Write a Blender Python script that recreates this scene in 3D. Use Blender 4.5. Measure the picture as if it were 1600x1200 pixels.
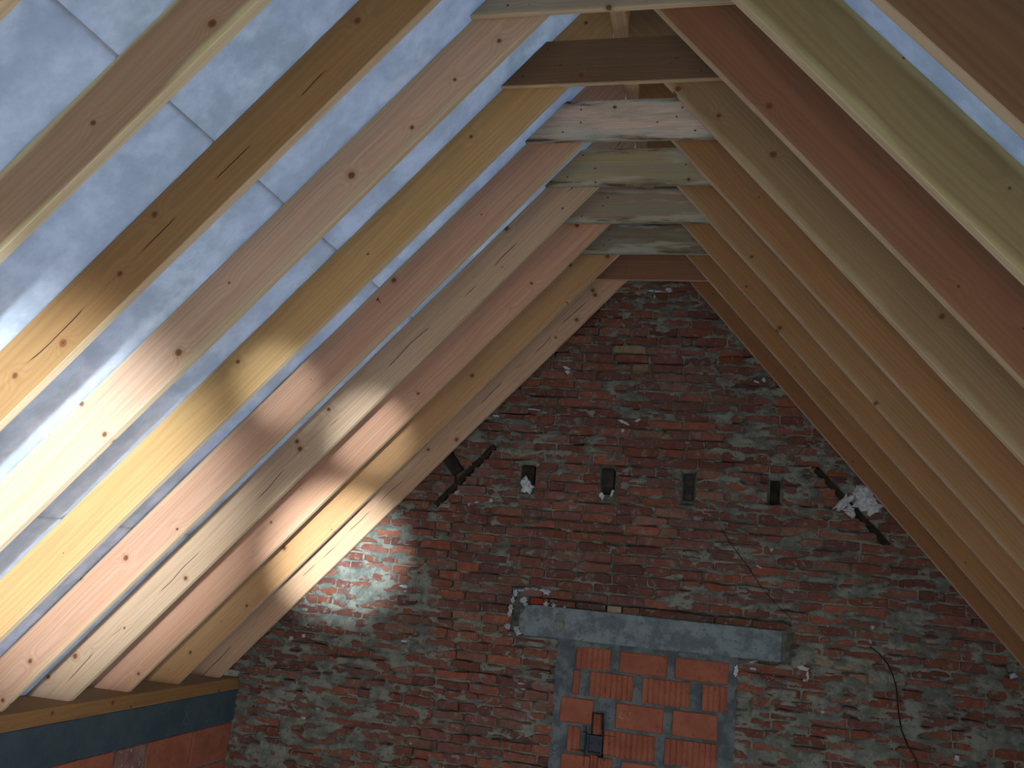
import bpy, math, random
import numpy as np
from mathutils import Matrix, Vector

for o in list(bpy.data.objects):
    bpy.data.objects.remove(o, do_unlink=True)
SC = bpy.context.scene
COL = SC.collection
random.seed(7)

# ------------------------------------------------------------------ camera
cam = bpy.data.cameras.new('camera')
cam.lens = 31.912
cam.sensor_width = 36.0
cam.clip_start = 0.02
camo = bpy.data.objects.new('camera', cam)
COL.objects.link(camo)
_r = Vector((0.97033506, 0.22387681, 0.09126357))
_u = Vector((-0.04015219, -0.22301761, 0.97398714))
_f = Vector((-0.23840652, 0.9487583, 0.20741266))
camo.matrix_world = Matrix(((_r.x, _u.x, -_f.x, 0.0), (_r.y, _u.y, -_f.y, 0.0), (_r.z, _u.z, -_f.z, 1.6), (0, 0, 0, 1)))
SC.camera = camo

# ------------------------------------------------------------------ sky, lamps, exposure
world = bpy.data.worlds.new('overcast_sky')
SC.world = world
world.use_nodes = True
_bg = world.node_tree.nodes['Background']
_bg.inputs['Color'].default_value = (0.86, 0.93, 1.0, 1)
_bg.inputs['Strength'].default_value = 9.0

SRC = Vector((0.6, -2.0, 1.6))          # glint that throws the light patches on the left rafters


def spot(name, az, el, half, blend, power, radius, color=(0.74, 0.88, 1.0)):
    l = bpy.data.lights.new(name, 'SPOT')
    l.energy = power
    l.color = color
    l.spot_size = math.radians(2 * half)
    l.spot_blend = blend
    l.shadow_soft_size = radius
    o = bpy.data.objects.new(name, l)
    COL.objects.link(o)
    a, e = math.radians(az), math.radians(el)
    d = Vector((-math.sin(a) * math.cos(e), math.cos(a) * math.cos(e), math.sin(e)))
    o.location = SRC
    o.rotation_euler = d.to_track_quat('-Z', 'Y').to_euler()
    return o


spot('light_patch_main', 32.4, 1.0, 8.1, 0.9, 3700, 0.08)
spot('light_patch_wall', 21.7, 0.3, 3.5, 1.0, 7400, 0.04)
spot('light_patch_upper', 24.3, 6.5, 1.9, 1.0, 1250, 0.04)
spot('light_patch_upper_far', 20.8, 5.4, 2.2, 1.0, 2000, 0.04)

SC.view_settings.view_transform = 'Standard'
SC.view_settings.look = 'None'
SC.view_settings.exposure = 0.0
SC.view_settings.gamma = 1.0
SC.view_settings.use_curve_mapping = False

# ------------------------------------------------------------------ measures of the roof (metres)
S = 0.43                     # rafter spacing
Y0 = 2.107                   # front face of the frame whose collar is the one just above the picture
XA, ZA = -0.4616, 3.5844     # inner apex
TH = {-1: 0.8385, 1: 0.8547}  # pitch of left and right slope
WD = 0.177                   # rafter depth
TKS = {-1: 0.0305, 1: 0.037}  # rafter thickness, left and right
TK = 0.0305
ZF = 0.858                   # top of wall plates
XL, XR = -2.85, 1.85         # inner faces of the side walls
YG = 5.267                   # face of the brick gable
YB = -2.5                    # gable behind the camera


# ------------------------------------------------------------------ helpers
def lin(r, g, b, a=1.0):
    f = lambda c: c / 12.92 if c <= 0.04045 else ((c + 0.055) / 1.055) ** 2.4
    return (f(r / 255), f(g / 255), f(b / 255), a)


def mesh(name, verts, faces, smooth=False):
    m = bpy.data.meshes.new(name)
    m.from_pydata([tuple(v) for v in verts], [], faces)
    m.validate()
    m.update()
    if smooth:
        m.polygons.foreach_set('use_smooth', [True] * len(m.polygons))
    return m


def obj(name, me, mat=None, parent=None, mw=None, color=None):
    o = bpy.data.objects.new(name, me)
    COL.objects.link(o)
    if mat is not None and me is not None and not me.materials:
        me.materials.append(mat)
    if parent is not None:
        o.parent = parent
    if mw is not None:
        o.matrix_local = mw
    if color is not None:
        o.color = color
    return o


def tag(o, label, cat, group=None, kind=None):
    o['label'] = label
    if cat:
        o['category'] = cat
    if group:
        o['group'] = group
    if kind:
        o['kind'] = kind
    return o


def box_geo(x0, x1, y0, y1, z0, z1, b=0.0):
    """box with chamfered vertical/horizontal front edges (b) as verts, faces"""
    if b <= 0:
        v = [(x0, y0, z0), (x1, y0, z0), (x1, y1, z0), (x0, y1, z0), (x0, y0, z1), (x1, y0, z1), (x1, y1, z1), (x0, y1, z1)]
        f = [(0, 3, 2, 1), (4, 5, 6, 7), (0, 1, 5, 4), (1, 2, 6, 5), (2, 3, 7, 6), (3, 0, 4, 7)]
        return v, f
    v, f = [], []
    X, Y, Z = (x0, x1), (y0, y1), (z0, z1)
    idx = {}
    for i in (0, 1):
        for j in (0, 1):
            for k in (0, 1):
                sx, sy, sz = (b if i == 0 else -b), (b if j == 0 else -b), (b if k == 0 else -b)
                for ax in range(3):
                    p = [X[i] + sx, Y[j] + sy, Z[k] + sz]
                    p[ax] = (X[i], Y[j], Z[k])[ax]
                    idx[(i, j, k, ax)] = len(v)
                    v.append(tuple(p))
    for ax in range(3):                       # main faces
        for s in (0, 1):
            o1, o2 = [a for a in range(3) if a != ax]
            q = []
            for a, c in ((0, 0), (1, 0), (1, 1), (0, 1)):
                key = [0, 0, 0]
                key[ax], key[o1], key[o2] = s, a, c
                q.append(idx[(*key, ax)])
            f.append(tuple(q))
    for ax in range(3):                       # edge chamfers along axis ax
        o1, o2 = [a for a in range(3) if a != ax]
        for a in (0, 1):
            for c in (0, 1):
                k0, k1 = [0, 0, 0], [0, 0, 0]
                k0[o1] = k1[o1] = a
                k0[o2] = k1[o2] = c
                k0[ax], k1[ax] = 0, 1
                f.append((idx[(*k0, o1)], idx[(*k1, o1)], idx[(*k1, o2)], idx[(*k0, o2)]))
    for i in (0, 1):
        for j in (0, 1):
            for k in (0, 1):
                f.append((idx[(i, j, k, 0)], idx[(i, j, k, 1)], idx[(i, j, k, 2)]))
    return v, f


def fix_normals(me):
    import bmesh
    bm = bmesh.new()
    bm.from_mesh(me)
    bmesh.ops.recalc_face_normals(bm, faces=bm.faces)
    bm.to_mesh(me)
    bm.free()
    return me


def box(name, x0, x1, y0, y1, z0, z1, mat, parent=None, b=0.0, color=None):
    v, f = box_geo(x0, x1, y0, y1, z0, z1, b)
    return obj(name, fix_normals(mesh(name, v, f)), mat, parent, color=color)


_rng = np.random.RandomState(11)
_lat = _rng.rand(256, 256)


def vnoise(x, y, seed=0):
    x = np.asarray(x, float) + seed * 17.31
    y = np.asarray(y, float) + seed * 9.77
    xi, yi = np.floor(x).astype(int), np.floor(y).astype(int)
    fx, fy = x - xi, y - yi
    fx, fy = fx * fx * (3 - 2 * fx), fy * fy * (3 - 2 * fy)
    g = lambda a, c: _lat[a % 256, c % 256]
    return (g(xi, yi) * (1 - fx) + g(xi + 1, yi) * fx) * (1 - fy) + (g(xi, yi + 1) * (1 - fx) + g(xi + 1, yi + 1) * fx) * fy


def fbm(x, y, seed=0, oct=4):
    s, a, t = 0.0, 1.0, 0.0
    for k in range(oct):
        s = s + a * vnoise(x * 2 ** k, y * 2 ** k, seed + k * 3)
        t += a
        a *= 0.5
    return s / t


def sstep(a, b, x):
    t = np.clip((x - a) / (b - a), 0, 1)
    return t * t * (3 - 2 * t)


# ------------------------------------------------------------------ materials
class NT:
    def __init__(self, name):
        self.m = bpy.data.materials.new(name)
        self.m.use_nodes = True
        self.t = self.m.node_tree
        self.t.nodes.clear()

    def n(self, kind, **kw):
        nd = self.t.nodes.new(kind)
        for k, v in kw.items():
            setattr(nd, k, v)
        return nd

    def l(self, a, b):
        self.t.links.new(a, b)

    def val(self, sock, v):
        if hasattr(v, 'is_linked') or isinstance(v, bpy.types.NodeSocket):
            self.l(v, sock)
        else:
            sock.default_value = v

    def math(self, op, a, b=None, c=None):
        nd = self.n('ShaderNodeMath', operation=op)
        self.val(nd.inputs[0], a)
        if b is not None:
            self.val(nd.inputs[1], b)
        if c is not None:
            self.val(nd.inputs[2], c)
        return nd.outputs[0]

    def vmath(self, op, a, b):
        nd = self.n('ShaderNodeVectorMath', operation=op)
        self.val(nd.inputs[0], a)
        self.val(nd.inputs[1], b)
        return nd.outputs[0]

    def noise(self, vec, scale, detail=3.0, rough=0.55):
        nd = self.n('ShaderNodeTexNoise')
        self.l(vec, nd.inputs['Vector'])
        nd.inputs['Scale'].default_value = scale
        nd.inputs['Detail'].default_value = detail
        nd.inputs['Roughness'].default_value = rough
        return nd.outputs[0]

    def ss(self, x, a, b, lo=0.0, hi=1.0):
        nd = self.n('ShaderNodeMapRange', interpolation_type='SMOOTHSTEP')
        self.l(x, nd.inputs[0])
        for i, v in zip((1, 2, 3, 4), (a, b, lo, hi)):
            nd.inputs[i].default_value = v
        return nd.outputs[0]

    def mix(self, fac, a, b, mode='MIX'):
        nd = self.n('ShaderNodeMix', data_type='RGBA', blend_type=mode)
        self.val(nd.inputs[0], fac)
        self.val(nd.inputs[6], a)
        self.val(nd.inputs[7], b)
        return nd.outputs[2]

    def out(self, color, rough=0.85, height=None, strength=0.3, dist=0.003, spec=0.25):
        p = self.n('ShaderNodeBsdfPrincipled')
        self.val(p.inputs['Base Color'], color)
        self.val(p.inputs['Roughness'], rough)
        p.inputs['Specular IOR Level'].default_value = spec
        if height is not None:
            b = self.n('ShaderNodeBump')
            b.inputs['Strength'].default_value = strength
            b.inputs['Distance'].default_value = dist
            self.l(height, b.inputs['Height'])
            self.l(b.outputs[0], p.inputs['Normal'])
        o = self.n('ShaderNodeOutputMaterial')
        self.l(p.outputs[0], o.inputs['Surface'])
        return self.m


def wood_material(name, weathered=False):
    """sawn softwood; grain along local X. Object colour = tint, alpha = sapwood at the edges, pass index = checks"""
    k = NT(name)
    tc = k.n('ShaderNodeTexCoord')
    oi = k.n('ShaderNodeObjectInfo')
    seed = k.math('MULTIPLY', oi.outputs['Random'], 57.0)
    comb = k.n('ShaderNodeCombineXYZ')
    for i in range(3):
        k.l(seed, comb.inputs[i])
    P = tc.outputs['Object']
    PS = k.vmath('ADD', P, comb.outputs[0])
    sep = k.n('ShaderNodeSeparateXYZ')
    k.l(P, sep.inputs[0])
    x, y, z = sep.outputs
    # knots
    flat = k.n('ShaderNodeCombineXYZ')
    k.l(k.math('ADD', x, seed), flat.inputs[0])
    k.l(k.math('ADD', k.math('ADD', z, k.math('MULTIPLY', y, 0.7)), seed), flat.inputs[1])
    vo = k.n('ShaderNodeTexVoronoi', voronoi_dimensions='2D')
    vo.inputs['Scale'].default_value = 5.0
    k.l(k.vmath('ADD', flat.outputs[0], k.vmath('MULTIPLY', flat.outputs[0], (0, 0, 0))), vo.inputs['Vector'])
    sepc = k.n('ShaderNodeSeparateColor')
    k.l(vo.outputs['Color'], sepc.inputs[0])
    size = k.math('MULTIPLY', k.ss(sepc.outputs[0], 0.34, 1.0), 0.066)
    wob = k.math('MULTIPLY', k.math('SUBTRACT', k.noise(PS, 60, 2), 0.5), 0.02)
    kd = k.math('ADD', vo.outputs['Distance'], wob)
    knot = k.ss(k.math('SUBTRACT', size, kd), -0.004, 0.012)
    # growth rings
    warp = k.noise(k.vmath('MULTIPLY', PS, (0.9, 5.0, 5.0)), 1.0, 2)
    bulge = k.math('MULTIPLY', k.math('POWER', 2.718, k.math('MULTIPLY', k.math('MULTIPLY', kd, kd), -40.0)), k.math('MULTIPLY', size, 0.45))
    yy = k.math('ADD', y, k.math('MULTIPLY_ADD', oi.outputs['Random'], 0.06, 0.02))
    zz = k.math('ADD', z, k.math('MULTIPLY_ADD', oi.outputs['Random'], -0.12, -0.03))
    rr = k.math('SQRT', k.math('ADD', k.math('MULTIPLY', yy, yy), k.math('MULTIPLY', zz, zz)))
    rr = k.math('ADD', k.math('ADD', rr, k.math('MULTIPLY', warp, 0.07)), bulge)
    ring = k.math('MULTIPLY_ADD', k.math('SINE', k.math('MULTIPLY', rr, 520.0)), 0.5, 0.5)
    streak = k.noise(k.vmath('MULTIPLY', PS, (1.6, 70.0, 70.0)), 1.0, 3, 0.6)
    blot = k.noise(k.vmath('MULTIPLY', PS, (2.0, 9.0, 9.0)), 1.0, 3)
    base = oi.outputs['Color']
    dark = k.mix(1.0, base, (0.74, 0.66, 0.56, 1), 'MULTIPLY')
    c = k.mix(k.math('MULTIPLY', k.math('POWER', ring, 2.0), 0.36), base, dark)
    c = k.mix(k.ss(streak, 0.38, 0.72, 0.0, 0.5), c, dark)
    c = k.mix(k.ss(blot, 0.42, 0.70, 0.0, 0.35), c, k.mix(1.0, base, (1.08, 0.95, 0.84, 1), 'MULTIPLY'))
    # sapwood along the edges
    e = k.math('DIVIDE', k.math('ABSOLUTE', k.math('SUBTRACT', z, WD / 2)), WD / 2)
    wv = k.noise(k.vmath('MULTIPLY', PS, (2.2, 12.0, 12.0)), 1.0, 3)
    sap = k.ss(k.math('ADD', e, k.math('MULTIPLY_ADD', wv, 0.7, -0.35)), 0.72, 0.95)
    sap = k.math('MULTIPLY', sap, oi.outputs['Alpha'])
    c = k.mix(sap, c, lin(206, 190, 140))
    # narrow lower edge: paler sapwood, with light from below put into the colour
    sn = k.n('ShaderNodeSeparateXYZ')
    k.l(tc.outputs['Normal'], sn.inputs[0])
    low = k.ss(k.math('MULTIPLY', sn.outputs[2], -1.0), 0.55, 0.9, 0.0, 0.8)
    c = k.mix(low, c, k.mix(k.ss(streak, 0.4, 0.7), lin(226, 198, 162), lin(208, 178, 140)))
    if weathered:
        g1 = k.noise(k.vmath('MULTIPLY', PS, (2.5, 10.0, 14.0)), 1.0, 5, 0.65)
        c = k.mix(k.ss(g1, 0.42, 0.64, 0.0, 0.6), c, lin(158, 150, 130))
        g2 = k.noise(k.vmath('MULTIPLY', PS, (5.0, 30.0, 40.0)), 1.0, 4, 0.7)
        ed = k.ss(k.math('ADD', e, k.math('MULTIPLY_ADD', g2, 1.2, -0.6)), 0.74, 1.08)
        c = k.mix(k.math('MULTIPLY', ed, 0.85), c, lin(48, 46, 42))
        pale = k.ss(k.math('ADD', k.noise(k.vmath('MULTIPLY', PS, (3.0, 20.0, 20.0)), 1.0, 3), k.math('MULTIPLY', e, 0.25)), 0.66, 0.78)
        c = k.mix(k.math('MULTIPLY', pale, 0.55), c, lin(206, 200, 178))
    kc = k.mix(k.ss(kd, 0.0, 0.05), lin(70, 44, 26), lin(118, 74, 42))
    halo = k.ss(k.math('SUBTRACT', k.math('MULTIPLY', size, 2.2), kd), 0.0, 0.05)
    c = k.mix(k.math('MULTIPLY', halo, 0.25), c, lin(150, 98, 60))
    c = k.mix(k.math('MULTIPLY', knot, 0.85), c, kc)
    # drying checks: thin dark splits along the grain
    line = k.math('ABSOLUTE', k.math('ADD', k.math('SUBTRACT', z, WD * 0.45), k.math('MULTIPLY_ADD', k.noise(k.vmath('MULTIPLY', PS, (2.0, 0.0, 0.0)), 1.0, 2), 0.09, -0.045)))
    onoff = k.ss(k.noise(k.vmath('MULTIPLY', PS, (2.6, 0.0, 0.0)), 1.3, 1), 0.49, 0.54)
    chk = k.math('MULTIPLY', k.ss(line, 0.0009, 0.0024, 1.0, 0.0), onoff)
    chk = k.math('MULTIPLY', chk, k.math('MINIMUM', oi.outputs['Object Index'], 1.0))
    c = k.mix(chk, c, lin(52, 36, 26))
    h = k.math('ADD', k.math('MULTIPLY', streak, 0.6), k.math('MULTIPLY', ring, 0.25))
    h = k.math('SUBTRACT', h, k.math('MULTIPLY', chk, 2.0))
    return k.out(c, 0.8, h, 0.35, 0.0012, 0.2)


def noisy(name, c1, c2, scale, c3=None, rough=0.9, bump=0.4, dist=0.004, detail=5, spec=0.2, lo=0.38, hi=0.62):
    k = NT(name)
    tc = k.n('ShaderNodeTexCoord')
    P = tc.outputs['Object']
    a = k.noise(P, scale, detail, 0.62)
    c = k.mix(k.ss(a, lo, hi), c1, c2)
    if c3:
        c = k.mix(k.ss(k.noise(P, scale * 3.3, 4, 0.7), 0.56, 0.70), c, c3)
    f = k.noise(P, scale * 9, 4, 0.7)
    return k.out(c, rough, k.math('ADD', a, k.math('MULTIPLY', f, 0.5)), bump, dist, spec)


def brick_material(name, attr=False):
    k = NT(name)
    tc = k.n('ShaderNodeTexCoord')
    g = k.n('ShaderNodeNewGeometry')
    P = g.outputs['Position']
    if attr:
        at = k.n('ShaderNodeAttribute', attribute_name='tint')
        base = at.outputs['Color']
    else:
        base = k.n('ShaderNodeObjectInfo').outputs['Color']
    a = k.noise(P, 26, 4, 0.6)
    c = k.mix(k.ss(a, 0.35, 0.68, 0.0, 0.6), base, k.mix(1.0, base, (0.55, 0.5, 0.5, 1), 'MULTIPLY'))
    b = k.noise(P, 11, 3, 0.6)
    c = k.mix(k.ss(b, 0.50, 0.70, 0.0, 0.45), c, k.mix(1.0, base, (1.12, 1.0, 0.9, 1), 'MULTIPLY'))
    sm = k.noise(P, 19, 5, 0.68)                   # mortar smeared over the brick
    c = k.mix(k.ss(sm, 0.55, 0.63, 0.0, 0.8), c, lin(128, 126, 114))
    f = k.noise(P, 160, 4, 0.7)
    return k.out(c, 0.93, k.math('ADD', f, k.math('MULTIPLY', a, 1.5)), 0.5, 0.003, 0.15)


def membrane_material():
    k = NT('nonwoven_membrane')
    g = k.n('ShaderNodeNewGeometry')
    P = g.outputs['Position']
    a = k.noise(P, 9, 5, 0.62)
    b = k.noise(P, 2.3, 3, 0.5)
    c = k.mix(k.ss(a, 0.36, 0.64), lin(190, 200, 208), lin(218, 223, 229))
    a2 = k.noise(P, 26, 3, 0.6)
    c = k.mix(k.ss(a2, 0.40, 0.66, 0.0, 0.3), c, lin(170, 182, 192))
    c = k.mix(k.ss(b, 0.35, 0.65, 0.0, 0.3), c, lin(200, 206, 226))
    fine = k.noise(P, 120, 3, 0.7)
    bp = k.n('ShaderNodeBump')
    bp.inputs['Strength'].default_value = 0.25
    bp.inputs['Distance'].default_value = 0.004
    k.l(k.math('ADD', k.math('MULTIPLY', a, 2.0), k.math('MULTIPLY', fine, 0.2)), bp.inputs['Height'])
    d = k.n('ShaderNodeBsdfDiffuse')
    k.l(c, d.inputs['Color'])
    k.l(bp.outputs[0], d.inputs['Normal'])
    t = k.n('ShaderNodeBsdfTranslucent')
    k.l(k.mix(1.0, c, (0.84, 0.92, 1.0, 1), 'MULTIPLY'), t.inputs['Color'])
    mx = k.n('ShaderNodeMixShader')
    mx.inputs[0].default_value = 0.17
    k.l(d.outputs[0], mx.inputs[1])
    k.l(t.outputs[0], mx.inputs[2])
    o = k.n('ShaderNodeOutputMaterial')
    k.l(mx.outputs[0], o.inputs['Surface'])
    return k.m


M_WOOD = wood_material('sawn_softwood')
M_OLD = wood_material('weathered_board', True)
M_BRICK = brick_material('old_brick')
M_BRICKS = brick_material('old_brick_tinted', True)
M_MORTAR = noisy('lime_cement_mortar', lin(104, 105, 95), lin(140, 139, 124), 13, lin(84, 84, 80), bump=0.6, dist=0.006)
M_CONC = noisy('lintel_concrete', lin(104, 110, 112), lin(134, 142, 141), 14, lin(90, 95, 95), bump=0.35, dist=0.003)
M_BLOCK = noisy('clay_block', lin(152, 88, 66), lin(168, 100, 76), 7, lin(138, 78, 60), bump=0.25, dist=0.002)
M_JOINT = noisy('grey_cement', lin(86, 92, 94), lin(116, 122, 120), 12, lin(72, 78, 80), bump=0.5, dist=0.004)
M_STUB = noisy('tarred_timber', lin(48, 44, 38), lin(70, 66, 58), 16, lin(38, 34, 30), bump=0.4)
M_DARK = noisy('sooty_wood', lin(40, 33, 28), lin(60, 50, 42), 16, bump=0.4)
M_FOAM = noisy('white_foam', lin(226, 226, 224), lin(198, 200, 202), 30, rough=0.8, bump=0.6, dist=0.006)
M_PAINT = noisy('blue_grey_beam', lin(62, 76, 82), lin(74, 86, 90), 5, lin(68, 82, 80), rough=0.7, bump=0.1)
M_PLASTIC = noisy('dark_blue_plastic', lin(26, 32, 46), lin(34, 42, 58), 20, rough=0.45, bump=0.0, spec=0.4)
M_NAIL = noisy('rusty_steel', lin(58, 44, 36), lin(80, 62, 50), 90, rough=0.6, bump=0.0)
M_CHALK = noisy('chalk', lin(92, 106, 112), lin(82, 94, 100), 60, bump=0.0)
M_SCRATCH = noisy('pale_scratch', lin(214, 150, 120), lin(196, 130, 104), 60, bump=0.0)
M_FLOOR = noisy('screed_floor', lin(190, 184, 172), lin(204, 198, 186), 4, lin(176, 170, 158))
M_MEM = membrane_material()

# ------------------------------------------------------------------ shell of the attic
fl = box('floor', XL - 0.48, XR + 0.48, YB - 0.25, YG + 0.3, -0.2, 0.0, M_FLOOR)
tag(fl, 'grey screed floor of the attic', 'floor', kind='structure')


def roof_pt(side, u, v, y):
    th = TH[side]
    return (XA + side * (u * math.cos(th) + v * math.sin(th)), y, ZA - u * math.sin(th) + v * math.cos(th))


def u_at_z(side, z, v):
    th = TH[side]
    return (ZA + v * math.cos(th) - z) / math.sin(th)


def roof_x(side, z, v):
    th = TH[side]
    return roof_pt(side, u_at_z(side, z, v), v, 0)[0]


# membranes: three lapped widths per slope
def sheet(side, z0, z1, v, seed, label):
    u1, u0 = u_at_z(side, z0, v), u_at_z(side, z1, v)
    nu, ny = max(8, int((u1 - u0) / 0.05)), 150
    U, Yv = np.linspace(u0, u1, nu + 1), np.linspace(YB, YG + 0.08, ny + 1)
    vs, fs = [], []
    for a, u in enumerate(U):
        for y in Yv:
            # the sheet sags a little between rafters and gapes at its upper edge
            ph = ((y - Y0) / S) % 1.0
            sag = 0.004 * math.sin(math.pi * ph) * float(vnoise(u * 2.0, y * 2.4, 2))
            edge = math.exp(-((u - u0) / 0.035) ** 2) * 0.0012 * float(vnoise(0.3, y * 3.1, seed + 5)) * math.sin(math.pi * ph)
            vs.append(roof_pt(side, u, v + 0.001 + sag - edge, y))
    for a in range(nu):
        for c in range(ny):
            i = a * (ny + 1) + c
            fs.append((i, i + 1, i + ny + 2, i + ny + 1))
    o = obj('membrane_sheet', mesh('membrane_sheet', vs, fs, True), M_MEM)
    so = o.modifiers.new('thickness', 'SOLIDIFY')
    so.thickness = 0.0006
    so.offset = 0
    return tag(o, label, 'membrane', 'pale blue roofing membrane widths behind the rafters')


for side, nm in ((-1, 'left'), (1, 'right')):
    top = ZA + (WD + 0.012) / math.cos(TH[side])
    s1, s2 = (2.735, 1.657) if side < 0 else (2.05, 1.20)
    sheet(side, s1 - 0.006, top - 0.004, WD + 0.0044, 1 + side, 'uppermost width of pale blue membrane on the %s slope, reaching the ridge' % nm)
    sheet(side, s2 - 0.006, s1, WD + 0.0032, 5 + side, 'middle width of pale blue membrane between the two seams on the %s slope' % nm)
    sheet(side, ZF - 0.01, s2, WD + 0.002, 9 + side, 'lowest width of pale blue membrane down by the %s wall plate' % nm)

# side walls (masonry core) with concrete-grey beam and timber wall plate
for side, nm in ((-1, 'left'), (1, 'right')):
    xi = XL if side < 0 else XR
    xo = xi + side * 0.46
    a, c = sorted((xi + side * 0.012, xo))
    w = box('wall_' + nm, a, c, YB if side < 0 else 3.2, YG + 0.2, 0.0, 0.606, M_JOINT)
    if side > 0:                                # low opening added to bring in light from below, out of the picture
        box('wall_piece', a, c, YB, -1.2, 0.0, 0.606, M_JOINT, w)
    tag(w, 'low hollow-block side wall below the %s beam' % nm, 'wall', kind='structure')
    a, c = sorted((xi, xo))
    bmo = box('ring_beam', a, c, YB, YG, 0.606, 0.788, M_PAINT, b=0.003)
    tag(bmo, 'blue-grey beam running below the %s wall plate' % nm, 'beam')
    p = box('wall_plate', a, c, YB, YG, 0.7895, ZF, None, b=0.004)
    # grain must run along local X: rebuild with rotated axes
    me = p.data
    R = Matrix.Rotation(math.radians(90), 4, 'Z')
    me.transform(R.inverted())
    p.matrix_world = R
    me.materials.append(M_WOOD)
    p.color = lin(150, 112, 70)[:3] + (0.0,)
    tag(p, 'brown timber wall plate under the feet of the %s rafters' % nm, 'wall plate')
    # hollow blocks of the low wall
    rows = [(0.398, 0.600), (0.188, 0.388), (0.0, 0.178)]
    for ri, (z0, z1) in enumerate(rows):
        if ri == 0:
            ys = [2.05, 2.55, 3.10, 3.64, 4.155, 4.42, 4.84, 5.255]
        else:
            ys = [2.0 + 0.33 * i - (0.16 if ri == 1 else 0) for i in range(10)] + [5.255]
        for y0, y1 in zip(ys[:-1], ys[1:]):
            if y1 - y0 < 0.03 or (side > 0 and y0 < 3.2):
                continue
            x0, x1 = sorted((xi + side * (0.001 + 0.003 * random.random()), xi + side * 0.03))
            t = random.uniform(0.8, 1.05)
            if abs(y0 - 4.155) < 0.01 and side < 0:
                box('block', x0, x1, y0 + 0.012, y1 - 0.02, z0, z1, noisy('smeared_block', lin(150, 112, 100), lin(126, 88, 78), 9, lin(168, 160, 156)), w, b=0.004)
            else:
                box('block', x0, x1, y0 + 0.006, y1 - 0.006, z0, z1, M_BLOCK, w, b=0.004)
    if side < 0:
        # faint chalk figure 8 on the beam
        pts = []
        for i in range(33):
            t = 2 * math.pi * i / 32
            pts.append((4.735 + 0.022 * math.sin(2 * t) * (1.0 if math.cos(t) < 0 else 0.62) * 1.2 - 0.012 * math.cos(t), 0.70 + 0.05 * math.cos(t)))
        vs, fs = [], []
        for i, (yy, zz) in enumerate(pts):
            q0, q1 = pts[max(i - 1, 0)], pts[min(i + 1, 32)]
            dy, dz = q1[0] - q0[0], q1[1] - q0[1]
            n = math.hypot(dy, dz) or 1
            ww = 0.0034
            vs += [(xi + 0.0006, yy - dz / n * ww, zz + dy / n * ww), (xi + 0.0006, yy + dz / n * ww, zz - dy / n * ww),
                   (xi - 0.001, yy - dz / n * ww, zz + dy / n * ww), (xi - 0.001, yy + dz / n * ww, zz - dy / n * ww)]
            if i:
                b0, b1 = 4 * i - 4, 4 * i
                fs += [(b0, b0 + 1, b1 + 1, b1), (b0, b1, b1 + 2, b0 + 2), (b0 + 1, b0 + 3, b1 + 3, b1 + 1)]
        cm = obj('chalk_mark', mesh('chalk_mark', vs, fs), M_CHALK, bmo)
        cm['label'] = 'faint chalk scribble like a figure 8'


# gable behind the camera, with an unseen opening added to let daylight in
def prism_xz(name, pts, y0, y1, mat, parent=None):
    n = len(pts)
    v = [(x, y0, z) for x, z in pts] + [(x, y1, z) for x, z in pts]
    f = [tuple(range(n)), tuple(range(2 * n - 1, n - 1, -1))]
    for i in range(n):
        j = (i + 1) % n
        f.append((i, i + n, j + n, j))
    return obj(name, fix_normals(mesh(name, v, f)), mat, parent)


def gable_pts(v, z0=0.0):
    zt = ZA + v / math.cos(TH[-1])
    return [(XL - 0.46, z0), (XR + 0.46, z0), (roof_x(1, ZF - 0.05, v), ZF - 0.05), (XA, zt), (roof_x(-1, ZF - 0.05, v), ZF - 0.05)]


WX0, WX1, WZ0, WZ1 = -1.35, 0.45, 0.15, 1.5
zt = ZA + (WD + 0.05) / math.cos(TH[-1])
gl = lambda z: roof_x(-1, z, WD + 0.05)
gr = lambda z: roof_x(1, z, WD + 0.05)
wb = prism_xz('wall_back', [(XL - 0.46, 0), (WX0, 0), (WX0, WZ1), (gl(WZ1), WZ1), (gl(0.8), 0.8), (XL - 0.46, 0.8)], YB - 0.22, YB, M_MORTAR)
tag(wb, 'rendered gable behind the camera with an added opening for daylight', 'wall', kind='structure')
prism_xz('wall_piece', [(WX1, 0), (XR + 0.46, 0), (XR + 0.46, 0.8), (gr(0.8), 0.8), (gr(WZ1), WZ1), (WX1, WZ1)], YB - 0.22, YB, M_MORTAR, wb)
prism_xz('wall_piece', [(WX0, 0), (WX1, 0), (WX1, WZ0), (WX0, WZ0)], YB - 0.22, YB, M_MORTAR, wb)
prism_xz('wall_piece', [(gl(WZ1), WZ1), (gr(WZ1), WZ1), (XA, zt)], YB - 0.22, YB, M_MORTAR, wb)

# ------------------------------------------------------------------ brick gable: mortar bed with relief, bricks, pockets
PITCH = 0.0562
POCKETS = [(-1.228, -1.128, 2.095, 2.270), (-0.744, -0.652, 2.090, 2.283), (-0.272, -0.195, 2.092, 2.280), (0.206, 0.280, 2.120, 2.276)]
LINT = (-1.150, 0.304, 1.284, 1.456)
DOOR = (-0.905, 0.065, 0.0, 1.284)
ROWB = (-1.115, 0.335, 1.456, 1.512)
GAPR = (0.300, 0.350, 1.284, 1.470)
GAPL = (-1.205, -1.145, 1.300, 1.530)
HOLES = [(-0.905, -0.845, 1.235, 1.284), (-0.94, -0.885, 1.085, 1.13), (0.07, 0.15, 1.02, 1.08), (1.405, 1.445, 1.33, 1.41)]
EXCL = POCKETS + [LINT, DOOR, ROWB, GAPR, GAPL] + HOLES
DIAG = [((-1.400, 2.365), (-1.730, 1.985), 0.040), ((0.455, 2.345), (0.835, 1.950), 0.036), ((-1.70, 2.300), (-1.612, 2.190), 0.085)]


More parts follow.
